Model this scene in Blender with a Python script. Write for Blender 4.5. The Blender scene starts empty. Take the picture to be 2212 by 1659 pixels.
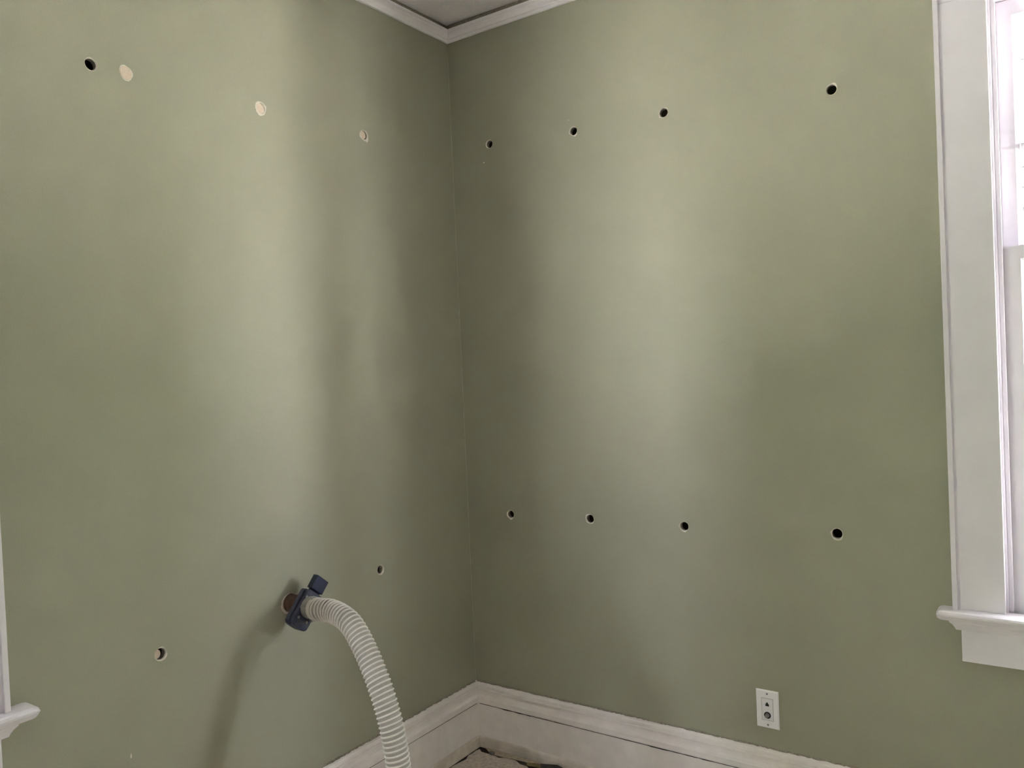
import bpy, bmesh, math, random
from mathutils import Vector, Matrix

random.seed(7)
scene = bpy.context.scene
COL = scene.collection

# ------------------------------------------------------------------ camera
cam_data = bpy.data.cameras.new('camera')
cam_data.sensor_fit = 'HORIZONTAL'
cam_data.sensor_width = 36.0
cam_data.lens = 1745.67 / 2212.0 * 36.0
cam_data.clip_start = 0.02
cam = bpy.data.objects.new('camera', cam_data)
COL.objects.link(cam)
_r = Vector((0.8210484, 0.56916257, -0.04397157))
_d = Vector((-0.02535035, -0.04059879, -0.99885389))
_f = Vector((-0.57029544, 0.82122208, -0.0189051))
m = Matrix.Identity(4)
for i in range(3):
    m[i][0] = _r[i]; m[i][1] = -_d[i]; m[i][2] = -_f[i]
m[0][3], m[1][3], m[2][3] = 1.95441, -2.47661, 1.4588
cam.matrix_world = m
scene.camera = cam

# ------------------------------------------------------------------ view, world, light
vs = scene.view_settings
vs.view_transform = 'Standard'
vs.look = 'None'
vs.gamma = 1.0
vs.use_curve_mapping = False
vs.exposure = 2.1
scene.cycles.use_denoising = True
scene.cycles.max_bounces = 14
scene.cycles.diffuse_bounces = 8
scene.cycles.transparent_max_bounces = 16

SKY = 8.5
HY, HX = 6.0, 6.5               # distance of the added, light-shaping neighbour houses
NX, NY, NH = 15.0, -16.6, 12.0  # ends and height of the added, light-blocking evergreens
WX, WY = 10.0, -10.3              # extent of this house, enlarged by unseen parts added for shade
GZ = -2.0
world = bpy.data.worlds.new('overcast_sky')
scene.world = world
world.use_nodes = True
bg = world.node_tree.nodes['Background']
bg.inputs['Color'].default_value = (0.91, 0.92, 1.0, 1)
bg.inputs['Strength'].default_value = SKY

sun_data = bpy.data.lights.new('sun', 'SUN')
sun_data.energy = 420.0
sun_data.angle = math.radians(1.0)
sun_data.color = (1.0, 0.965, 0.915)
sun = bpy.data.objects.new('sun', sun_data)
COL.objects.link(sun)
# the sun stands behind the house: neither window in view gets it directly
sun.rotation_euler = Vector((-0.6, 0.6, -0.55)).to_track_quat('-Z', 'Y').to_euler()

# ------------------------------------------------------------------ room dimensions
RX, RY, RZ = 3.6, -4.4, 2.79      # room: x 0..RX, y RY..0
BB = 0.245                        # top of the baseboard
CROWN = 2.725                     # bottom of the crown moulding
PLASTER = 0.02
SHEATH0, SHEATH1 = 0.080, 0.092
WIN_W, WIN_Z0, WIN_Z1 = 0.86, 0.757, 2.372
WIN_R = 1.80                      # left jamb of the window in the right wall (x)
WIN_L = -1.807                    # near jamb of the window in the left wall (y)

# ------------------------------------------------------------------ materials
def mat(name, color, rough=0.6, metal=0.0, noise=0.0, nscale=40.0, bump=0.0, bscale=300.0, color2=None, spec=0.5, speck=0.0):
    ma = bpy.data.materials.new(name)
    ma.use_nodes = True
    nt = ma.node_tree
    b = nt.nodes['Principled BSDF']
    b.inputs['Roughness'].default_value = rough
    b.inputs['Metallic'].default_value = metal
    b.inputs['Specular IOR Level'].default_value = spec
    b.inputs['Base Color'].default_value = (*color, 1)
    tc = nt.nodes.new('ShaderNodeTexCoord')
    if noise > 0 or color2:
        n = nt.nodes.new('ShaderNodeTexNoise')
        n.inputs['Scale'].default_value = nscale
        n.inputs['Detail'].default_value = 5
        nt.links.new(tc.outputs['Object'], n.inputs['Vector'])
        mx = nt.nodes.new('ShaderNodeMix'); mx.data_type = 'RGBA'
        c2 = color2 or tuple(c * (1 - noise) for c in color)
        mx.inputs[6].default_value = (*color, 1)
        mx.inputs[7].default_value = (*c2, 1)
        ramp = nt.nodes.new('ShaderNodeMapRange')
        ramp.inputs[1].default_value = 0.35; ramp.inputs[2].default_value = 0.65
        nt.links.new(n.outputs['Fac'], ramp.inputs[0])
        nt.links.new(ramp.outputs[0], mx.inputs[0])
        nt.links.new(mx.outputs[2], b.inputs['Base Color'])
    if speck > 0:
        # fine roller stipple: faint light and dark flecks in the paint itself
        n3 = nt.nodes.new('ShaderNodeTexNoise')
        n3.inputs['Scale'].default_value = 420.0; n3.inputs['Detail'].default_value = 3
        nt.links.new(tc.outputs['Object'], n3.inputs['Vector'])
        r3 = nt.nodes.new('ShaderNodeMapRange')
        r3.inputs[1].default_value = 0.3; r3.inputs[2].default_value = 0.7
        r3.inputs[3].default_value = 1.0 - speck; r3.inputs[4].default_value = 1.0 + speck
        nt.links.new(n3.outputs['Fac'], r3.inputs[0])
        hs = nt.nodes.new('ShaderNodeHueSaturation')
        src = b.inputs['Base Color'].links[0].from_socket
        nt.links.new(src, hs.inputs['Color']); nt.links.new(r3.outputs[0], hs.inputs['Value'])
        nt.links.new(hs.outputs[0], b.inputs['Base Color'])
    if bump > 0:
        n2 = nt.nodes.new('ShaderNodeTexNoise')
        n2.inputs['Scale'].default_value = bscale
        n2.inputs['Detail'].default_value = 4
        nt.links.new(tc.outputs['Object'], n2.inputs['Vector'])
        bp = nt.nodes.new('ShaderNodeBump')
        bp.inputs['Strength'].default_value = bump
        bp.inputs['Distance'].default_value = 0.002
        nt.links.new(n2.outputs['Fac'], bp.inputs['Height'])
        nt.links.new(bp.outputs['Normal'], b.inputs['Normal'])
    return ma

M_WALL = mat('sage_wall_paint', (0.358, 0.354, 0.272), 0.55, noise=0.03, nscale=9, bump=0.25, bscale=260, spec=0.35, speck=0.05)
M_BEAD = mat('corner_caulk', (0.50, 0.49, 0.38), 0.6, noise=0.2, nscale=40)
M_PLASTER = mat('bare_plaster', (0.78, 0.74, 0.66), 0.9, noise=0.12, nscale=300, bump=0.5, bscale=500)
M_HOLE = mat('grey_plaster_core', (0.36, 0.32, 0.28), 0.95, noise=0.35, nscale=200)
M_TRIM = mat('white_trim_paint', (0.82, 0.785, 0.845), 0.42, noise=0.03, nscale=14, bump=0.08, bscale=90)
M_CROWN = mat('white_crown_paint', (0.93, 0.90, 0.95), 0.45, noise=0.04, nscale=30, bump=0.1, bscale=120)
M_BASE = mat('aged_baseboard_paint', (0.92, 0.87, 0.86), 0.5, noise=0.07, nscale=22, bump=0.12, bscale=120)
M_SHOE = mat('grimy_shoe_paint', (0.80, 0.74, 0.69), 0.7, color2=(0.58, 0.52, 0.46), nscale=14, bump=0.2, bscale=150)
M_DUST_SHADE = mat('dust_and_gap_shade', (0.40, 0.36, 0.30), 0.9, noise=0.4, nscale=160)  # brown for the baseboard dust and the painted shade above the crown
M_CEIL = mat('ceiling_paint', (0.88, 0.85, 0.88), 0.9, noise=0.08, nscale=120, bump=0.8, bscale=220)
M_CRACK = mat('dark_gap', (0.03, 0.027, 0.024), 1.0)
M_UNDER = mat('dusty_underlayment', (0.62, 0.545, 0.475), 0.95, noise=0.3, nscale=70, bump=0.6, bscale=250)
M_SUB = mat('dark_subfloor', (0.085, 0.07, 0.055), 0.9, noise=0.4, nscale=30)
M_SHEATH = mat('old_sheathing_wood', (0.10, 0.075, 0.055), 0.9, noise=0.4, nscale=30)
M_PLUG = mat('pale_plug', (0.76, 0.63, 0.53), 0.9, noise=0.10, nscale=150, bump=0.4, bscale=400)
M_NAVY = mat('navy_plastic', (0.016, 0.021, 0.058), 0.45, color2=(0.055, 0.058, 0.085), nscale=45)
M_NAVY_D = mat('navy_blade', (0.010, 0.017, 0.055), 0.4, noise=0.3, nscale=50)
M_NOZZLE = mat('brown_nozzle', (0.105, 0.055, 0.040), 0.6, color2=(0.17, 0.085, 0.06), nscale=55)
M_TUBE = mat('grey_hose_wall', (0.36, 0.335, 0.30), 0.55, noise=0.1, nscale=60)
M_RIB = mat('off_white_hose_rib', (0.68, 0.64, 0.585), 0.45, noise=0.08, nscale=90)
M_STEEL = mat('clamp_steel', (0.42, 0.41, 0.40), 0.4, metal=0.7, noise=0.3, nscale=80)
M_PLATE = mat('white_plate_plastic', (0.94, 0.92, 0.97), 0.35)
M_INSERT = mat('jack_insert_plastic', (0.86, 0.85, 0.90), 0.35)
M_BLACK = mat('socket_black', (0.012, 0.012, 0.014), 0.6)
M_COAX = mat('coax_metal', (0.30, 0.29, 0.29), 0.35, metal=0.8)
M_SCREW = mat('screw_grey', (0.30, 0.30, 0.33), 0.4, metal=0.5)
M_ROOF = mat('roof_boards', (0.30, 0.28, 0.26), 0.9, noise=0.1, nscale=3)
M_SIDING = mat('added_house_siding', (0.05, 0.053, 0.060), 0.8, noise=0.06, nscale=2)
M_HEDGE = mat('blocker_foliage', (0.026, 0.032, 0.022), 0.95, noise=0.4, nscale=6, spec=0.1)
M_DARKGLASS = mat('dark_pane', (0.03, 0.035, 0.045), 0.1)
M_BARK = mat('bark', (0.08, 0.065, 0.05), 0.95, noise=0.4, nscale=12)
M_GROUND = mat('pale_dry_ground', (0.55, 0.535, 0.50), 0.95, noise=0.15, nscale=0.5)

def glass_mat():
    ma = bpy.data.materials.new('window_glass'); ma.use_nodes = True
    nt = ma.node_tree; nt.nodes.clear()
    out = nt.nodes.new('ShaderNodeOutputMaterial')
    tr = nt.nodes.new('ShaderNodeBsdfTransparent'); tr.inputs[0].default_value = (0.95, 0.97, 0.96, 1)
    gl = nt.nodes.new('ShaderNodeBsdfGlossy'); gl.inputs['Roughness'].default_value = 0.02
    mx = nt.nodes.new('ShaderNodeMixShader')
    mx.inputs[0].default_value = 0.05; nt.links.new(tr.outputs[0], mx.inputs[1]); nt.links.new(gl.outputs[0], mx.inputs[2])
    nt.links.new(mx.outputs[0], out.inputs[0])
    return ma
M_GLASS = glass_mat()

# ------------------------------------------------------------------ helpers
def link(name, bm, material, parent=None, smooth=False):
    bmesh.ops.recalc_face_normals(bm, faces=bm.faces)
    me = bpy.data.meshes.new(name)
    bm.to_mesh(me); bm.free()
    for ma in (material if isinstance(material, (list, tuple)) else [material]):
        me.materials.append(ma)
    if smooth:
        for p in me.polygons: p.use_smooth = True
    o = bpy.data.objects.new(name, me)
    COL.objects.link(o)
    if parent: o.parent = parent
    return o

def structure(o):
    o['kind'] = 'structure'
    return o

def thing(name, label, cat, loc=(0, 0, 0), group=None):
    o = bpy.data.objects.new(name, None)
    COL.objects.link(o)
    o.empty_display_size = 0.05
    o['label'] = label; o['category'] = cat
    if group: o['group'] = group
    return o

def tag(o, label, cat, group=None):
    o['label'] = label; o['category'] = cat
    if group: o['group'] = group
    return o

def box(bm, lo, hi, T=None):
    T = T or (lambda p: Vector(p))
    v = [bm.verts.new(T((x, y, z))) for x in (lo[0], hi[0]) for y in (lo[1], hi[1]) for z in (lo[2], hi[2])]
    for f in ((0, 1, 3, 2), (4, 6, 7, 5), (0, 4, 5, 1), (2, 3, 7, 6), (0, 2, 6, 4), (1, 5, 7, 3)):
        bm.faces.new([v[i] for i in f])
    return v

def bevel_all(bm, w, seg=2):
    bmesh.ops.bevel(bm, geom=list(bm.edges), offset=w, segments=seg, affect='EDGES', profile=0.5)

def prism(bm, loop0, loop1, caps=True):
    n = len(loop0)
    a = [bm.verts.new(p) for p in loop0]; b = [bm.verts.new(p) for p in loop1]
    for i in range(n):
        bm.faces.new((a[i], a[(i + 1) % n], b[(i + 1) % n], b[i]))
    if caps:
        bm.faces.new(a); bm.faces.new(list(reversed(b)))
    return a, b

def frame_of(axis):
    axis = Vector(axis).normalized()
    h = Vector((0, 0, 1)) if abs(axis.z) < 0.9 else Vector((1, 0, 0))
    a = h.cross(axis).normalized()
    return a, axis.cross(a).normalized(), axis

def lathe(bm, origin, axis, prof, n=28, cap=True):
    """prof: list of (distance along axis, radius)"""
    a, b, c = frame_of(axis)
    origin = Vector(origin)
    rings = []
    for s, r in prof:
        rings.append([bm.verts.new(origin + c * s + (a * math.cos(t) + b * math.sin(t)) * r)
                      for t in [2 * math.pi * i / n for i in range(n)]])
    for k in range(len(rings) - 1):
        for i in range(n):
            bm.faces.new((rings[k][i], rings[k][(i + 1) % n], rings[k + 1][(i + 1) % n], rings[k + 1][i]))
    if cap:
        bm.faces.new(rings[0]); bm.faces.new(list(reversed(rings[-1])))

def catmull(pts, n=12):
    pts = [Vector(p) for p in pts]
    P = [pts[0] * 2 - pts[1]] + pts + [pts[-1] * 2 - pts[-2]]
    out = []
    for i in range(1, len(P) - 2):
        p0, p1, p2, p3 = P[i - 1], P[i], P[i + 1], P[i + 2]
        for k in range(n):
            t = k / n
            out.append(0.5 * ((2 * p1) + (p2 - p0) * t + (2 * p0 - 5 * p1 + 4 * p2 - p3) * t * t + (3 * p1 - p0 - 3 * p2 + p3) * t ** 3))
    out.append(pts[-1])
    return out

def resample(pts, step):
    out = [pts[0]]; acc = 0.0
    for a, b in zip(pts, pts[1:]):
        L = (b - a).length; pos = 0.0
        while acc + (L - pos) >= step:
            pos += step - acc; acc = 0.0
            out.append(a.lerp(b, pos / L))
        acc += L - pos
    return out

def frames(pts):
    """parallel-transported frames along a polyline"""
    T = []
    for i in range(len(pts)):
        T.append((pts[min(i + 1, len(pts) - 1)] - pts[max(i - 1, 0)]).normalized())
    a, b, _ = frame_of(T[0])
    F = [(a, b, T[0])]
    for i in range(1, len(pts)):
        q = T[i - 1].rotation_difference(T[i])
        a = (q @ a).normalized()
        a = (a - T[i] * a.dot(T[i])).normalized()
        F.append((a, T[i].cross(a).normalized(), T[i]))
    return F

def sweep(bm, pts, radius, n=16, cap=True):
    F = frames(pts)
    rings = []
    for i, (p, (a, b, c)) in enumerate(zip(pts, F)):
        r = radius(i) if callable(radius) else radius
        rings.append([bm.verts.new(p + (a * math.cos(t) + b * math.sin(t)) * r) for t in [2 * math.pi * k / n for k in range(n)]])
    for k in range(len(rings) - 1):
        for i in range(n):
            bm.faces.new((rings[k][i], rings[k][(i + 1) % n], rings[k + 1][(i + 1) % n], rings[k + 1][i]))
    if cap:
        bm.faces.new(rings[0]); bm.faces.new(list(reversed(rings[-1])))

# wall frames: local (u along the wall away from the corner, n into the room, z up)
def TR(p): return Vector((p[0], -p[1], p[2]))          # right wall: y = 0
def TL(p): return Vector((p[1], -p[0], p[2]))          # left wall: x = 0

# ------------------------------------------------------------------ walls with the drilled holes
HR = 0.0158
# (wall, u, z, radius)
HOLES_L = [(1.407, 2.249, HR), (1.318, 2.252, 0.0165), (0.901, 2.262, 0.0165), (0.475, 2.273, 0.0165),
           (0.496, 0.795, HR), (0.882, 0.783, 0.0285), (1.307, 0.762, 0.0165)]
HOLES_R = [(0.179, 2.304, HR), (0.542, 2.279, HR), (0.881, 2.270, HR), (1.402, 2.224, HR),
           (0.202, 0.911, HR), (0.544, 0.918, HR), (0.896, 0.918, HR), (1.373, 0.932, 0.0165)]

def ragged_circle(r, n=26, amp=0.05, seed=0):
    rnd = random.Random(seed)
    k = [(rnd.uniform(-1, 1) * amp / (j + 1), rnd.uniform(0, 6.28)) for j in range(5)]
    out = []
    for i in range(n):
        t = 2 * math.pi * i / n
        rr = r * (1 + sum(a * math.cos((j + 2) * t + ph) for j, (a, ph) in enumerate(k)))
        out.append((rr * math.cos(t), rr * math.sin(t)))
    return out

def cut(obj, cutter, transfer=True):
    md = obj.modifiers.new('cut', 'BOOLEAN')
    md.operation = 'DIFFERENCE'; md.solver = 'EXACT'; md.object = cutter
    if transfer: md.material_mode = 'TRANSFER'
    dg = bpy.context.evaluated_depsgraph_get()
    me = bpy.data.meshes.new_from_object(obj.evaluated_get(dg))
    obj.modifiers.clear()
    old = obj.data; obj.data = me; bpy.data.meshes.remove(old)
    cm = cutter.data
    bpy.data.objects.remove(cutter); bpy.data.meshes.remove(cm)

def build_wall(name, T, u0, u1, holes, win_u, win_z0):
    bm = bmesh.new(); box(bm, (u0, -PLASTER, 0), (u1, 0, RZ), T)
    w = structure(link(name, bm, M_WALL))
    bm = bmesh.new()
    box(bm, (win_u - 0.02, -0.2, win_z0 - 0.03), (win_u + WIN_W + 0.02, 0.1, WIN_Z1 + 0.02), T)
    for i, (u, z, r) in enumerate(holes):
        c = ragged_circle(r, seed=i + (50 if T is TR else 0))
        prism(bm, [T((u + a, 0.05, z + b)) for a, b in c], [T((u + a * 0.93, -0.06, z + b * 0.93)) for a, b in c])
    c = link('cutter', bm, M_HOLE)
    cut(w, c)
    bm = bmesh.new(); box(bm, (u0 - 0.1, -SHEATH1, -0.05), (u1, -SHEATH0, RZ), T)
    s = link('sheathing', bm, M_SHEATH)
    bm = bmesh.new(); box(bm, (win_u - 0.02, -0.3, win_z0 - 0.03), (win_u + WIN_W + 0.02, 0.1, WIN_Z1 + 0.02), T)
    c = link('cutter', bm, M_SHEATH)
    cut(s, c)
    s.parent = w
    return w

wall_left = build_wall('wall_left', TL, 0.0, -RY, HOLES_L, -WIN_L, WIN_Z0)
wall_right = build_wall('wall_right', TR, -PLASTER, RX, HOLES_R, WIN_R, WIN_Z0)

bm = bmesh.new(); box(bm, (-0.14, RY - 0.12, 0), (RX + 0.12, RY, RZ)); structure(link('wall_rear', bm, M_WALL))
bm = bmesh.new(); box(bm, (RX, RY, 0), (RX + 0.12, 0.14, RZ)); structure(link('wall_side', bm, M_WALL))
bm = bmesh.new(); box(bm, (-0.13, RY - 0.12, RZ), (RX + 0.12, 0.13, RZ + 0.10)); structure(link('ceiling', bm, M_CEIL))
bm = bmesh.new(); box(bm, (-1.0, WY - 0.3, RZ + 0.10), (WX + 0.3, 1.0, RZ + 0.25)); structure(link('roof', bm, M_ROOF))  # unseen roof, eaves deepened to cut off high sky light
bm = bmesh.new(); box(bm, (-0.1, WY, RZ + 0.25), (WX, 0.1, RZ + 5.5)); structure(link('added_upper_storey', bm, M_ROOF))  # unseen upper storey, added to lengthen the house shadow
bm = bmesh.new(); box(bm, (RX + 0.13, WY, GZ), (WX, 0.1, RZ + 0.25)); structure(link('added_wing_east', bm, M_ROOF))  # unseen wing, added to keep sun off the right side yard
bm = bmesh.new(); box(bm, (-0.1, WY, GZ), (RX + 0.12, RY - 0.13, RZ + 0.25)); structure(link('added_wing_south', bm, M_ROOF))  # unseen wing, added to keep sun off the left side yard
bm = bmesh.new(); box(bm, (-0.14, RY - 0.12, -0.2), (RX + 0.12, 0.14, -0.007)); floor = structure(link('floor', bm, M_SUB))

# chipped white plaster round the drilled holes
def rim(T, wall, u, z, r, chips, seed, base=0.0005, name='chipped_hole_rim'):
    rnd = random.Random(seed)
    n = 40
    bm = bmesh.new()
    rows = []
    for i in range(n):
        t = 2 * math.pi * i / n
        w = base
        for ang, width, spread in chips:
            d = (math.degrees(t) - ang + 180) % 360 - 180
            w += width * math.exp(-(d / spread) ** 2)
        w *= rnd.uniform(0.7, 1.3)
        c, s = math.cos(t), math.sin(t)
        row = []
        for rr, nn in ((r - 0.0022, -0.0035), (r - 0.0004 , 0.0003), (r + w * 0.55, 0.0010 + 0.05 * w), (r + w, 0.0003)):
            row.append(bm.verts.new(T((u + rr * c, nn, z + rr * s))))
        rows.append(row)
    for i in range(n):
        a, b = rows[i], rows[(i + 1) % n]
        for k in range(3):
            bm.faces.new((a[k], b[k], b[k + 1], a[k + 1]))
    o = link(name, bm, M_PLASTER, wall)
    o['label'] = 'white chipped plaster edge'
    return o

# angles: 0 = along +u (away from the corner), 90 = up. On the left wall +u runs to the left of the photo.
CH_L = [[(300, 0.002, 25)], [(60, 0.004, 30), (270, 0.004, 40), (180, 0.002, 40)],
        [(0, 0.004, 50), (280, 0.006, 45), (150, 0.003, 30), (60, 0.003, 40)],
        [(0, 0.004, 50), (240, 0.008, 28), (320, 0.003, 40)],
        [(240, 0.003, 50), (0, 0.001, 40)],
        [(30, 0.005, 60), (330, 0.005, 40)],
        [(225, 0.0035, 45), (100, 0.0015, 30)]]
CH_R = [[(60, 0.0006, 30)], [(300, 0.006, 22), (190, 0.002, 20)], [(225, 0.003, 20), (40, 0.002, 25)], [(55, 0.003, 28), (280, 0.0008, 25)],
        [(180, 0.002, 40), (275, 0.004, 25), (90, 0.001, 20)], [(140, 0.004, 30), (220, 0.002, 40), (300, 0.002, 20)],
        [(180, 0.002, 30), (265, 0.003, 25)], [(250, 0.003, 30), (300, 0.003, 25), (165, 0.003, 12)]]
for i, (h, c) in enumerate(zip(HOLES_L, CH_L)): rim(TL, wall_left, *h, c, 100 + i)
for i, (h, c) in enumerate(zip(HOLES_R, CH_R)): rim(TR, wall_right, *h, c, 200 + i)

# thin ridge of paint and caulk down the corner
bm = bmesh.new(); prev = None; rnd = random.Random(3); z = BB
while z < CROWN:
    w = 0.0016 * rnd.uniform(0.6, 1.3)
    row = [bm.verts.new(Vector((0.0002, -w, z))), bm.verts.new(Vector((w * 0.55, -w * 0.55, z))), bm.verts.new(Vector((w, -0.0002, z)))]
    if prev:
        for k in range(2): bm.faces.new((prev[k], row[k], row[k + 1], prev[k + 1]))
    prev = row; z += 0.04
link('corner_bead', bm, M_BEAD, wall_left)

# small paint chips
def chip(T, wall, u, z, w, h, seed):
    c = ragged_circle(1.0, n=12, amp=0.35, seed=seed)
    bm = bmesh.new()
    prism(bm, [T((u + a * w, -0.0005, z + b * h)) for a, b in c], [T((u + a * w * 0.8, 0.0007, z + b * h * 0.8)) for a, b in c])
    link('paint_chip', bm, M_PLASTER, wall)
chip(TL, wall_left, 1.399, 0.535, 0.0022, 0.006, 1)
chip(TR, wall_right, 0.150, 2.240, 0.004, 0.003, 2)
chip(TR, wall_right, 0.525, 2.320, 0.0018, 0.002, 3)

# ------------------------------------------------------------------ mouldings
def moulding(name, T, prof, u0, u1, material, mitre0=True, parent=None):
    """prof: list of (n, z); the end at the corner is mitred"""
    bm = bmesh.new()
    a = [T((u0 + (n if mitre0 else 0), n, z)) for n, z in prof]
    b = [T((u1, n, z)) for n, z in prof]
    prism(bm, a, b)
    return link(name, bm, material, parent)

def dz(prof, d): return [(n, z + d) for n, z in prof]
CROWN_P = [(0, 0), (0.008, 0.0), (0.0095, 0.002), (0.0095, 0.010), (0.008, 0.0125), (0.010, 0.017), (0.014, 0.022),
           (0.019, 0.026), (0.0205, 0.030), (0.0205, 0.0335), (0.024, 0.036), (0.025, 0.043), (0.0, 0.043)]
GAP_SHADE_P = [(0, 0.043), (0.005, 0.043), (0.005, 0.0665), (0, 0.0665)]
t1 = structure(moulding('trim_1', TL, dz(CROWN_P, CROWN - 0.002), 0, -RY, M_CROWN))
moulding('gap_shade_strip', TL, dz(GAP_SHADE_P, CROWN - 0.002), 0, -RY, M_DUST_SHADE, parent=t1)  # shade in the gap between crown and ceiling, painted as a dark strip
t2 = structure(moulding('trim_2', TR, dz(CROWN_P, CROWN - 0.002), 0, RX, M_CROWN))
moulding('gap_shade_strip', TR, dz(GAP_SHADE_P, CROWN - 0.002), 0, RX, M_DUST_SHADE, parent=t2)  # same painted gap shade along the right wall

BOARD_P = [(0, 0), (0.020, 0), (0.020, 0.164), (0.018, 0.1665), (0, 0.1665)]
CAP_P = [(0, 0.168), (0.022, 0.168), (0.0245, 0.170), (0.0255, 0.174), (0.0255, 0.189), (0.0235, 0.192), (0.017, 0.194), (0.0120, 0.199),
         (0.0100, 0.207), (0.0098, 0.216), (0.0120, 0.218), (0.0185, 0.219), (0.0205, 0.2215), (0.0195, 0.2245), (0.0130, 0.2255), (0.0130, 0.2285),
         (0.0185, 0.231), (0.0180, 0.237), (0.0145, 0.2415), (0.009, 0.2435), (0.0, 0.2445)]
SHOE_P = [(0.020, 0), (0.0305, 0), (0.0305, 0.006), (0.0285, 0.022), (0.0255, 0.034), (0.0225, 0.0395), (0.020, 0.040)]
for nm, T, ln in (('baseboard_left', TL, -RY), ('baseboard_right', TR, RX)):
    b = structure(moulding(nm, T, BOARD_P, 0, ln, M_BASE))
    moulding('base_cap', T, CAP_P, 0, ln, M_BASE, parent=b)
    moulding('shoe_moulding', T, SHOE_P, 0.0, ln, M_SHOE, parent=b)
    # open joint under the cap: a dark crack of uneven width
    rnd = random.Random(15 if T is TL else 16)
    bm = bmesh.new(); prev = None; u = 0.03
    while u < ln:
        w = (0.0006 if T is TL else 0.0016) * rnd.uniform(0.15, 1.7) * (1.0 + 0.6 * math.sin(u * 9))
        row = [bm.verts.new(T((u, 0.0205, 0.1668 - w))), bm.verts.new(T((u, 0.0222, 0.1668 - w * 0.5))), bm.verts.new(T((u, 0.0222, 0.1684))), bm.verts.new(T((u, 0.0175, 0.1684)))]
        if prev:
            for k in range(3): bm.faces.new((prev[k], row[k], row[k + 1], prev[k + 1]))
        prev = row; u += rnd.uniform(0.01, 0.03)
    link('joint_gap', bm, M_CRACK, b)
    # ragged line of dust and old caulk lying on the top edge
    rnd = random.Random(5 if T is TL else 6)
    bm = bmesh.new(); prev = None; u = 0.01
    while u < 3.0:
        hh = 0.2445 + rnd.uniform(0.0006, 0.0028); nn = rnd.uniform(0.003, 0.009)
        row = [bm.verts.new(T((u, nn, 0.2440))), bm.verts.new(T((u, nn * 0.5, hh))), bm.verts.new(T((u, 0.0002, hh + 0.0008)))]
        if prev:
            for k in range(2): bm.faces.new((prev[k], row[k], row[k + 1], prev[k + 1]))
        prev = row; u += rnd.uniform(0.005, 0.014)
    link('dust_line', bm, M_DUST_SHADE, b)

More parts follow.
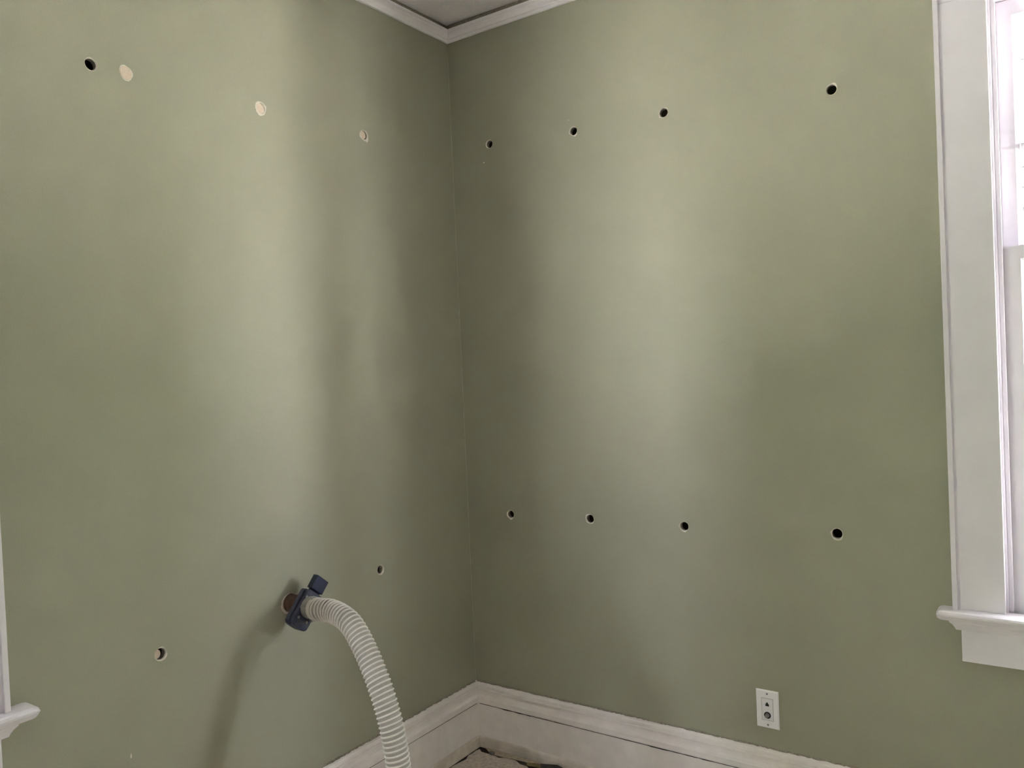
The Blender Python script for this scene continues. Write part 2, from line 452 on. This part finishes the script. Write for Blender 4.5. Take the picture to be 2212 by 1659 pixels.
# ------------------------------------------------------------------ windows
def build_window(name, T0, u0, dzs, H=0.166):
    """a double-hung window; local u from the jamb next to the corner, n into the room"""
    def T(p): return T0((p[0] + u0, p[1], p[2] + dzs))
    root = bpy.data.objects.new(name, None); COL.objects.link(root); structure(root)
    W, Z0, Z1 = WIN_W, WIN_Z0, WIN_Z1
    def bx(nm, lo, hi, par=root, ma=M_TRIM, bev=0.0015):
        bm = bmesh.new(); box(bm, lo, hi, T)
        if bev: bevel_all(bm, bev, 2)
        return link(nm, bm, ma, par)
    # casings with back band
    CT = 0.022
    for s in (0, 1):
        f = (lambda a, b: (a, b)) if s == 0 else (lambda a, b: (W - b, W - a))
        a, b = f(-0.118, -0.006)
        c = bx('side_casing', (a, 0, Z0 + 0.0), (b, CT, Z1 + 0.006))
        a, b = f(-0.129, -0.1165)
        bx('back_band', (a, 0, Z0 + 0.0), (b, 0.031, Z1 + 0.14), c)
        # jamb: lining of the opening
        a, b = f(-0.02, 0.0)
        bx('jamb', (a, -SHEATH1 - 0.006, Z0 - 0.02), (b, 0.0005, Z1 + 0.02), bev=0.0006)
        a, b = f(0.0, 0.011)
        bx('inside_stop', (a, -0.016, Z0), (b, -0.004, Z1))
        a, b = f(0.0, 0.009)
        bx('parting_stop', (a, -0.053, Z0), (b, -0.048, Z1), bev=0)
        a, b = f(0.0, 0.014)
        bx('blind_stop', (a, -0.095, Z0), (b, -0.084, Z1), bev=0)
    hc = bx('head_casing', (-0.118, 0, Z1 + 0.006), (W + 0.118, CT, Z1 + 0.128))
    bx('back_band', (-0.129, 0, Z1 + 0.128), (W + 0.129, 0.034, Z1 + 0.142), hc)
    bx('head_jamb', (-0.02, -SHEATH1 - 0.006, Z1), (W + 0.02, 0.0005, Z1 + 0.02), bev=0.0006)
    bx('inside_stop', (0.011, -0.016, Z1 - 0.011), (W - 0.011, -0.004, Z1))
    # stool: nosed front, horns past the casing
    prof = [(-0.022, 0), (0.052, 0.0), (0.058, -0.003), (0.061, -0.008), (0.060, -0.013), (0.052, -0.024), (0.048, -0.027), (-0.022, -0.027)]
    bm = bmesh.new()
    loops = []
    for u, sh in ((-H, 0.5), (-H + 0.006, 0.15), (-H + 0.014, 0.0), (W + H - 0.014, 0.0), (W + H - 0.006, 0.15), (W + H, 0.5)):
        loops.append([bm.verts.new(T((u, (n - 0.012 * sh if n > 0 else 0.0005 if (u < 0 or u > W) else n), Z0 + z + (-sh * 0.012 if z > -0.01 else sh * 0.006)))) for n, z in prof])
    for A, B in zip(loops, loops[1:]):
        for i in range(len(prof)):
            bm.faces.new((A[i], A[(i + 1) % len(prof)], B[(i + 1) % len(prof)], B[i]))
    bm.faces.new(loops[0]); bm.faces.new(list(reversed(loops[-1])))
    link('stool', bm, M_TRIM, root)
    bx('sill', (-0.0, -SHEATH1 - 0.07, Z0 - 0.03), (W + 0.0, -0.024, Z0 - 0.006), bev=0.002)
    # bed moulding under the stool with returned ends
    bp = [(0.0, -0.027), (0.044, -0.027), (0.042, -0.033), (0.035, -0.040), (0.030, -0.048), (0.027, -0.055), (0.0, -0.055)]
    bm = bmesh.new()
    A = [bm.verts.new(T((-0.140 + (0.046 - n) * 0.9, n, Z0 + z))) for n, z in bp]
    B = [bm.verts.new(T((W + 0.140 - (0.046 - n) * 0.9, n, Z0 + z))) for n, z in bp]
    for i in range(len(bp)):
        bm.faces.new((A[i], A[(i + 1) % len(bp)], B[(i + 1) % len(bp)], B[i]))
    bm.faces.new(A); bm.faces.new(list(reversed(B)))
    link('bed_moulding', bm, M_TRIM, root)
    bx('apron', (-0.111, 0, Z0 - 0.142), (W + 0.111, 0.020, Z0 - 0.052), bev=0.002)

    def sash(nm, z0, z1, n0, n1, stile, top, bot, muntin=None):
        """one closed frame mesh with bevelled glazing edge; pane and muntin are its parts"""
        bm = bmesh.new()
        outer = [(0.004, z0), (W - 0.004, z0), (W - 0.004, z1), (0.004, z1)]
        mid = [(stile, z0 + bot), (W - stile, z0 + bot), (W - stile, z1 - top), (stile, z1 - top)]
        inn = [(stile + 0.011, z0 + bot + 0.011), (W - stile - 0.011, z0 + bot + 0.011), (W - stile - 0.011, z1 - top - 0.011), (stile + 0.011, z1 - top - 0.011)]
        mn = (n0 + n1) / 2
        seq = [(outer, n0), (outer, n1), (mid, n1), (inn, mn + 0.004), (inn, mn - 0.004), (mid, n0)]
        L = [[bm.verts.new(T((u, n, z))) for u, z in lp] for lp, n in seq]
        for k in range(len(L)):
            A, B = L[k], L[(k + 1) % len(L)]
            for i in range(4):
                bm.faces.new((A[i], A[(i + 1) % 4], B[(i + 1) % 4], B[i]))
        s = link(nm, bm, M_TRIM, root)
        a, b = inn[0], inn[2]
        spans = [(a[1], b[1])]
        if muntin:
            bx('muntin', (a[0] - 0.002, mn - 0.010, muntin - 0.010), (b[0] + 0.002, mn + 0.012, muntin + 0.010), s, bev=0.004)
            spans = [(a[1], muntin - 0.008), (muntin + 0.008, b[1])]
        for p, q in spans:
            bx('pane', (a[0] - 0.003, mn - 0.0015, p - 0.003), (b[0] + 0.003, mn + 0.0015, q + 0.003), s, M_GLASS, bev=0)
        return s
    sash('lower_sash', Z0 - 0.005, 1.722, -0.047, -0.017, 0.050, 0.034, 0.070)
    sash('upper_sash', 1.690, Z1 - 0.001, -0.083, -0.054, 0.045, 0.040, 0.034, muntin=1.985)
    return root

win1 = build_window('window_1', TR, WIN_R, 0.0)
win2 = build_window('window_2', TL, -WIN_L, 0.002, 0.178)

# daylight portals: they only guide the sampling of the sky through the two openings
for nm, T0, u0, rot in (('portal_right', TR, WIN_R, (math.radians(90), 0, 0)), ('portal_left', TL, -WIN_L, (math.radians(90), 0, math.radians(90)))):
    ld = bpy.data.lights.new(nm, 'AREA'); ld.shape = 'RECTANGLE'
    ld.size = WIN_W; ld.size_y = WIN_Z1 - WIN_Z0
    ld.cycles.is_portal = True
    lo = bpy.data.objects.new(nm, ld); COL.objects.link(lo)
    c = T0((u0 + WIN_W / 2, -0.11, (WIN_Z0 + WIN_Z1) / 2))
    nrm = (T0((0, 1, 0)) - T0((0, 0, 0)))
    q = nrm.to_track_quat('-Z', 'Y')
    lo.matrix_world = Matrix.Translation(c) @ q.to_matrix().to_4x4()

# ground outside
bm = bmesh.new(); box(bm, (-60, -60, GZ - 0.3), (60, 60, GZ)); structure(link('ground', bm, M_GROUND))

# unseen neighbour houses and tall evergreens, added to shape the window light into bands
def house(name, T, u0, u1, depth):
    """lapped siding towards this house, hipped roof, a row of windows; local u along the wall, n towards us"""
    root = bpy.data.objects.new(name, None); COL.objects.link(root); structure(root)
    top = 5.0
    prof = [(-depth, GZ)]
    z = GZ
    while z < top - 0.001:                       # each course of boards leans out at its foot
        z2 = min(z + 0.18, top)
        prof += [(0.018, z), (0.0, z2)]
        z = z2
    prof += [(-depth, top)]
    bm = bmesh.new()
    prism(bm, [T((u0, n, z)) for n, z in prof], [T((u1, n, z)) for n, z in prof])
    link('siding', bm, M_SIDING, root)
    bm = bmesh.new()
    e = 0.5
    lo = [bm.verts.new(T(q)) for q in ((u0 - e, e, top), (u1 + e, e, top), (u1 + e, -depth - e, top), (u0 - e, -depth - e, top))]
    hi = [bm.verts.new(T(q)) for q in ((u0 + 2.5, -depth / 2, top + 1.6), (u1 - 2.5, -depth / 2, top + 1.6))]
    for f in ((lo[0], lo[1], hi[1], hi[0]), (lo[2], lo[3], hi[0], hi[1]), (lo[1], lo[2], hi[1]), (lo[3], lo[0], hi[0]), tuple(lo)): bm.faces.new(f)
    link('hip_roof', bm, M_ROOF, root)
    n_win = max(2, int((u1 - u0) / 2.8))
    for k in range(n_win):
        c = u0 + (k + 0.5) * (u1 - u0) / n_win
        for zc in (1.6, 4.0):
            bm = bmesh.new()
            for p, q in (((c - 0.55, 0.0, zc - 0.8), (c - 0.45, 0.05, zc + 0.8)), ((c + 0.45, 0.0, zc - 0.8), (c + 0.55, 0.05, zc + 0.8)),
                         ((c - 0.55, 0.0, zc + 0.7), (c + 0.55, 0.06, zc + 0.8)), ((c - 0.6, 0.0, zc - 0.85), (c + 0.6, 0.08, zc - 0.75)), ((c - 0.45, 0.0, zc - 0.03), (c + 0.45, 0.04, zc + 0.03))):
                box(bm, p, q, T)
            w = link('window', bm, M_TRIM, root)
            bm = bmesh.new(); box(bm, (c - 0.45, 0.0, zc - 0.75), (c + 0.45, 0.025, zc + 0.7), T)
            link('pane', bm, M_DARKGLASS, w)
    return root
house('added_neighbour_house', lambda p: Vector((p[0], HY - p[1], p[2])), -6.0, HY, 7.0)
house('added_neighbour_house', lambda p: Vector((-HX + p[1], p[0], p[2])), -6.5, 3.0, 7.0)

def hedge(name, p0, p1, half, top, seed):
    """an added row of light-blocking evergreens grown together: lumpy sides, pointed tops"""
    rnd = random.Random(seed)
    p0, p1 = Vector(p0), Vector(p1)
    d = (p1 - p0); L = d.length; d.normalize(); nrm = Vector((-d.y, d.x, 0))
    bm = bmesh.new()
    nu, nv = int(L / 0.35), 16
    rows = []
    for i in range(nu + 1):
        t = i / nu * L
        peak = top * (0.93 + 0.07 * math.cos(2 * math.pi * t / 1.4)) + rnd.uniform(-0.2, 0.2)
        row = []
        for k in range(nv + 1):
            a = math.pi * k / nv
            w = half * (abs(math.cos(a)) ** 0.35) * (1 if math.cos(a) >= 0 else -1) + rnd.uniform(-0.12, 0.12) + 0.12 * math.cos(2 * math.pi * t / 1.4)
            z = GZ + (peak - GZ) * math.sin(a) ** 0.8
            row.append(bm.verts.new(p0 + d * t + nrm * w + Vector((0, 0, z))))
        rows.append(row)
    for A, B in zip(rows, rows[1:]):
        for k in range(nv): bm.faces.new((A[k], A[k + 1], B[k + 1], B[k]))
    bm.faces.new(rows[0]); bm.faces.new(list(reversed(rows[-1])))
    o = link(name, bm, M_HEDGE)
    o['kind'] = 'structure'
    return o
hedge('added_evergreen_hedge', (HY + 0.2, HY + 0.9, 0), (NX - 0.4, HY + 0.9, 0), 0.9, NH - 5.5, 21)
hedge('added_evergreen_hedge', (-HX - 0.9, -6.7, 0), (-HX - 0.9, NY + 0.4, 0), 0.9, NH, 22)

# unseen tree added beyond the side yard to cast a dark streak indoors
bm = bmesh.new()
sweep(bm, [Vector((12.0, 3.1, GZ - 0.1)), Vector((12.0, 3.1, GZ + 0.4)), Vector((12.05, 3.1, 1.0)), Vector((12.0, 3.05, 4.0)), Vector((12.1, 3.1, 8.5))], lambda i: (0.42, 0.30, 0.26, 0.24, 0.16)[i], n=14)
tree = structure(link('added_tree', bm, M_BARK))
bm = bmesh.new(); rnd = random.Random(9)
for k in range(9):
    c = Vector((12.1 + rnd.uniform(-1.3, 1.3), 3.1 + rnd.uniform(-1.0, 1.0), 9.5 + rnd.uniform(-0.8, 2.6)))
    r_ = bmesh.ops.create_icosphere(bm, subdivisions=3, radius=rnd.uniform(0.8, 1.2), matrix=Matrix.Translation(c))
    for v in r_['verts']: v.co += (v.co - c) * rnd.uniform(-0.12, 0.12)
link('crown', bm, M_HEDGE, tree)

# ------------------------------------------------------------------ torn floor covering in the corner
def ragged_sheet():
    rnd = random.Random(11)
    bm = bmesh.new()
    edge = []
    # along the left wall towards the corner, then along the right wall
    u = 4.3
    while u > 0.06:
        edge.append((0.0325 + 0.004 * rnd.random() + (0.012 if 0.12 < u < 0.155 else 0), -u)); u -= rnd.uniform(0.02, 0.05) if u < 1.2 else 0.4
    edge.append((0.040, -0.046))
    u = 0.06
    while u < 3.5:
        if u < 0.17: d = 0.060 + 0.008 * rnd.random()
        elif u < 0.24: d = 0.050 + 0.006 * rnd.random()
        else: d = 0.066 + 0.014 * rnd.random()
        edge.append((u, -d)); u += rnd.uniform(0.012, 0.03) if u < 1.0 else 0.3
    edge += [(3.5, -4.3)]
    prism(bm, [Vector((x, y, -0.008)) for x, y in edge], [Vector((x, y, 0.0)) for x, y in edge])
    return link('underlayment_sheet', bm, M_UNDER, floor)
ragged_sheet()

def scrap(name, label, pts, z0, thick, material, cat, lift=None, group=None):
    bm = bmesh.new()
    lift = lift or [0] * len(pts)
    prism(bm, [Vector((x, y, z0 + l)) for (x, y), l in zip(pts, lift)], [Vector((x, y, z0 + thick + l)) for (x, y), l in zip(pts, lift)])
    return tag(link(name, bm, material), label, cat, group)

M_TAN = mat('tan_paper', (0.46, 0.385, 0.30), 0.9, noise=0.25, nscale=90)
M_SCRAP_D = mat('charcoal_scrap', (0.055, 0.05, 0.05), 0.85, noise=0.3, nscale=80)
M_SCRAP_G = mat('grey_lint', (0.20, 0.19, 0.185), 1.0, noise=0.3, nscale=150)
M_SCRAP_O = mat('ochre_scrap', (0.20, 0.155, 0.07), 0.9, noise=0.3, nscale=100)

# ------------------------------------------------------------------ plugs in the holes
def plug(label, u, z, r, depth, length, du=0.0, dzz=0.0, seed=0, dome=0.001):
    c = ragged_circle(r, n=24, amp=0.04, seed=seed)
    bm = bmesh.new()
    L = []
    for s, n in ((0.94, -depth - length), (1.0, -depth - 0.0015), (0.93, -depth), (0.5, -depth + dome * 0.8)):
        L.append([bm.verts.new(TL((u + du + a * s, n, z + dzz + b * s))) for a, b in c])
    for A, B in zip(L, L[1:]):
        for i in range(len(c)):
            bm.faces.new((A[i], A[(i + 1) % len(c)], B[(i + 1) % len(c)], B[i]))
    bm.faces.new(L[0]); bm.faces.new(list(reversed(L[-1])))
    return tag(link('hole_plug', bm, M_PLUG), label, 'plug', 'tan plugs in the drilled holes')
plug('pale plug filling its hole flush with the wall, beside an open dark hole', 1.318, 2.252, 0.0166, -0.0012, 0.02, seed=31)
plug('tan plug set just inside a white-rimmed hole, second from the corner in the upper row', 0.901, 2.262, 0.0148, 0.004, 0.02, seed=32)
plug('tan plug sunk in the upper hole nearest the corner on the left wall', 0.475, 2.273, 0.0145, 0.008, 0.02, dzz=0.002, seed=33)
plug('tan plug sitting askew in the low hole left of the hose', 1.307, 0.762, 0.0120, 0.012, 0.02, du=0.004, dzz=-0.002, seed=34)

# ------------------------------------------------------------------ insulation hose with gate valve
hose = thing('blower_hose', 'ribbed off-white hose with navy gate valve plugged into a hole in the green wall', 'hose')
NZ = Vector((0.0, -0.882, 0.783))
AX = Vector((1.0, -0.06, 0.004)).normalized()
LONG = Vector((0.0, 0.094, 0.110)); LONG = (LONG - AX * LONG.dot(AX)).normalized()
SIDE = AX.cross(LONG).normalized()
if SIDE.y > 0: SIDE = -SIDE
bm = bmesh.new()
lathe(bm, NZ, AX, [(-0.07, 0.0235), (-0.004, 0.0250), (0.0, 0.0255), (0.022, 0.0260), (0.024, 0.0272), (0.034, 0.0272), (0.036, 0.0255), (0.078, 0.0260)], n=36)
nozzle = link('nozzle', bm, M_NOZZLE, hose, smooth=True)
GC = NZ + AX * 0.075

def plate_loop(half, lo, hi, round_lo=True, inset=0.0, n=10):
    """outline in (LONG, SIDE) coordinates: flat upper end with cut corners, round lower end"""
    out = []
    w = half - inset
    rr = 0.010
    out += [(hi - inset, w - rr), (hi - inset - rr * 0.3, w - rr * 0.3), (hi - inset - rr, w)]
    for k in range(n + 1):
        t = math.pi / 2 + math.pi * k / n
        out.append((lo + w * 0.6 + (w * 0.6 - inset) * (abs(math.cos(t)) ** 0.6) * (-1), w * (abs(math.sin(t)) ** 0.6) * (1 if math.sin(t) >= 0 else -1)))
    out += [(hi - inset - rr, -w), (hi - inset - rr * 0.3, -w + rr * 0.3), (hi - inset, -w + rr)]
    return out
def gp(l, s, a): return GC + LONG * l + SIDE * s + AX * a

def gate_plate(name, a0, a1, half, lo, hi, ma, par, inset=0.0):
    lp = plate_loop(half, lo, hi, inset=inset)
    e = 0.0015
    lp2 = plate_loop(half, lo, hi, inset=inset + e)
    bm = bmesh.new()
    L = [[bm.verts.new(gp(l, s, a)) for l, s in loop] for loop, a in ((lp2, a0), (lp, a0 + e), (lp, a1 - e), (lp2, a1))]
    for A, B in zip(L, L[1:]):
        for i in range(len(A)):
            bm.faces.new((A[i], A[(i + 1) % len(A)], B[(i + 1) % len(A)], B[i]))
    bm.faces.new(L[0]); bm.faces.new(list(reversed(L[-1])))
    return link(name, bm, ma, par)
body = gate_plate('gate_body', -0.020, -0.0035, 0.0335, -0.068, 0.044, M_NAVY, hose)
gate_plate('gate_cover', 0.0035, 0.014, 0.0335, -0.068, 0.044, M_NAVY, body)
gate_plate('gate_spacer', -0.004, 0.004, 0.029, -0.060, 0.038, M_BLACK, body)
# the sliding blade with its wider pull tab
bm = bmesh.new()
box(bm, (0.0, -0.022, -0.0028), (0.060, 0.022, 0.0028), lambda p: gp(p[0], p[1], p[2]))
box(bm, (0.050, -0.0245, -0.011), (0.092, 0.0245, 0.011), lambda p: gp(p[0], p[1], p[2]))
bevel_all(bm, 0.002, 2)
link('gate_blade', bm, M_NAVY_D, hose)
for l, s in ((0.020, 0.026), (-0.012, 0.027), (0.020, -0.026), (-0.040, 0.018), (-0.040, -0.018)):
    bm = bmesh.new(); lathe(bm, gp(l, s, 0.012), AX, [(0, 0.0048), (0.003, 0.0048), (0.004, 0.004)], n=6)
    link('bolt', bm, M_STEEL, body)

HS = GC + AX * 0.013
HOSE_R = 0.0298
path = [HS, HS + AX * 0.03, (0.150, -0.896, 0.786), (0.201, -0.897, 0.788), (0.285, -0.912, 0.770), (0.354, -0.926, 0.710), (0.417, -0.939, 0.623),
        (0.456, -0.945, 0.530), (0.476, -0.946, 0.426), (0.480, -0.946, 0.315), (0.484, -0.960, 0.190), (0.505, -1.02, 0.085), (0.57, -1.14, 0.037),
        (0.68, -1.34, 0.036), (0.85, -1.58, 0.036), (1.05, -1.9, 0.036), (1.15, -2.4, 0.036), (1.1, -3.0, 0.036), (1.2, -3.6, 0.036)]
fine = resample(catmull(path, 40), 0.004)
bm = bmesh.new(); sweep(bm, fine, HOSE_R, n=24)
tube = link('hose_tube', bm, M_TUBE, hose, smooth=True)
# helical rib
PITCH = 0.0126
step = PITCH / 22
dense = resample(catmull(path, 60), step)
F = frames(dense)
hel = []
for i, (p, (a, b, c)) in enumerate(zip(dense, F)):
    if i * step < 0.029: continue
    t = 2 * math.pi * i * step / PITCH
    hel.append(p + (a * math.cos(t) + b * math.sin(t)) * (HOSE_R + 0.0008))
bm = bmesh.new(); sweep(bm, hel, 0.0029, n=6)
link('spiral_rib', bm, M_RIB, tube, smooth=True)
# smooth cuff and band clamp next to the gate
A0 = HS
bm = bmesh.new(); lathe(bm, A0, AX, [(-0.001, 0.0300), (0.001, 0.0318), (0.026, 0.0318), (0.030, 0.0308)], n=36)
cuff = link('hose_cuff', bm, M_TUBE, hose, smooth=True)
bm = bmesh.new(); lathe(bm, A0, AX, [(0.010, 0.0314), (0.010, 0.0332), (0.020, 0.0332), (0.020, 0.0314)], n=36, cap=False)
clamp = link('band_clamp', bm, M_STEEL, hose)
down = (Vector((0, 0, -1)) - AX * Vector((0, 0, -1)).dot(AX)).normalized()
sd = AX.cross(down).normalized()
bm = bmesh.new()
def cp(p): return A0 + AX * (0.015 + p[0]) + down * (0.0330 + p[1]) + sd * p[2]
box(bm, (-0.006, -0.001, -0.009), (0.006, 0.008, 0.009), cp); bevel_all(bm, 0.0015, 1)
link('clamp_housing', bm, M_STEEL, clamp)
bm = bmesh.new(); lathe(bm, cp((0, 0.004, 0.009)), sd, [(0, 0.004), (0.009, 0.004), (0.010, 0.003)], n=8)
link('clamp_screw', bm, M_STEEL, clamp)

# ------------------------------------------------------------------ phone and cable wall plate
wp = thing('wall_plate', 'white phone and cable wall plate low on the right-hand green wall', 'wall plate')
PU, PZ = 1.149, 0.367
def tp(p): return TR((PU + p[0], p[1], PZ + p[2]))
bm = bmesh.new()
rects = [(0.0350, 0.0590, 0.0), (0.0350, 0.0590, 0.0022), (0.0335, 0.0575, 0.0042), (0.0315, 0.0555, 0.0052)]
L = [[bm.verts.new(tp((sx * w, n, sz * h))) for sx, sz in ((-1, -1), (1, -1), (1, 1), (-1, 1))] for w, h, n in rects]
for A, B in zip(L, L[1:]):
    for i in range(4): bm.faces.new((A[i], A[(i + 1) % 4], B[(i + 1) % 4], B[i]))
bm.faces.new(L[0]); bm.faces.new(list(reversed(L[-1])))
link('face_plate', bm, M_PLATE, wp)
bm = bmesh.new(); box(bm, (-0.0180, 0.004, -0.0345), (0.0180, 0.00535, 0.0345), tp); link('insert_gap', bm, M_SCREW, wp)
bm = bmesh.new(); box(bm, (-0.0170, 0.004, -0.0335), (0.0170, 0.0066, 0.0335), tp); bevel_all(bm, 0.0007, 2)
ins = link('jack_insert', bm, M_INSERT, wp)
# phone jack: stepped keyhole opening
JZ = 0.0165
kp = [(-0.0055, -0.006), (0.0055, -0.006), (0.0055, 0.001), (0.0033, 0.001), (0.0033, 0.0038), (0.0018, 0.0038), (0.0018, 0.006),
      (-0.0018, 0.006), (-0.0018, 0.0038), (-0.0033, 0.0038), (-0.0033, 0.001), (-0.0055, 0.001)]
bm = bmesh.new(); prism(bm, [tp((a, 0.005, JZ + b)) for a, b in kp], [tp((a, 0.0069, JZ + b)) for a, b in kp])
link('phone_jack', bm, M_BLACK, ins)
nrm = Vector((0, -1, 0))
CZ = -0.0175
bm = bmesh.new(); lathe(bm, tp((0, 0.0060, CZ)), nrm, [(0, 0.0105), (0.0016, 0.0105), (0.0020, 0.0098)], n=28)
cx_ = link('coax_recess', bm, M_BLACK, ins)
bm = bmesh.new(); lathe(bm, tp((0, 0.0070, CZ)), nrm, [(0, 0.0064), (0.0035, 0.0064), (0.0042, 0.0048), (0.0125, 0.0048), (0.0130, 0.0042)], n=24)
link('coax_connector', bm, M_COAX, ins)
for s in (-1, 1):
    bm = bmesh.new(); lathe(bm, tp((0, 0.0050, s * 0.0484)), nrm, [(0, 0.0031), (0.0007, 0.0031), (0.0011, 0.0024)], n=16)
    sc = link('screw', bm, M_SCREW, wp)
    bm = bmesh.new(); box(bm, (-0.0024, 0.0058, s * 0.0484 - 0.0004), (0.0024, 0.00625, s * 0.0484 + 0.0004), tp); link('screw_slot', bm, M_BLACK, sc)

# ------------------------------------------------------------------ scraps on the floor by the right baseboard
scrap('torn_strip', 'tan torn paper strip lying along the foot of the right baseboard', [(0.060, -0.038), (0.12, -0.036), (0.20, -0.036), (0.30, -0.037), (0.42, -0.037), (0.42, -0.050), (0.33, -0.054), (0.25, -0.051), (0.17, -0.058), (0.12, -0.060), (0.085, -0.050)],
      -0.006, 0.0012, M_TAN, 'paper', lift=[0.012, 0.014, 0.013, 0.013, 0.012, 0.009, 0.008, 0.009, 0.007, 0.007, 0.008])
scrap('lint_clump', 'small grey lint clump in the floor gap near the corner', [(0.092, -0.050), (0.104, -0.046), (0.116, -0.049), (0.120, -0.058), (0.110, -0.065), (0.096, -0.062)], 0.0, 0.007, M_SCRAP_G, 'lint')
scrap('charcoal_scrap', 'flat charcoal scrap at the bottom edge of the photo beside the baseboard', [(0.312, -0.041), (0.385, -0.035), (0.408, -0.037), (0.404, -0.060), (0.335, -0.066)], 0.001, 0.002, M_SCRAP_D, 'scrap', lift=[0.004, 0.015, 0.012, 0.002, 0.001])
scrap('ochre_scrap', 'thin ochre scrap beside the charcoal scrap on the floor', [(0.258, -0.050), (0.308, -0.040), (0.328, -0.058), (0.275, -0.068)], 0.001, 0.002, M_SCRAP_O, 'scrap', lift=[0.001, 0.004, 0.001, 0.0])
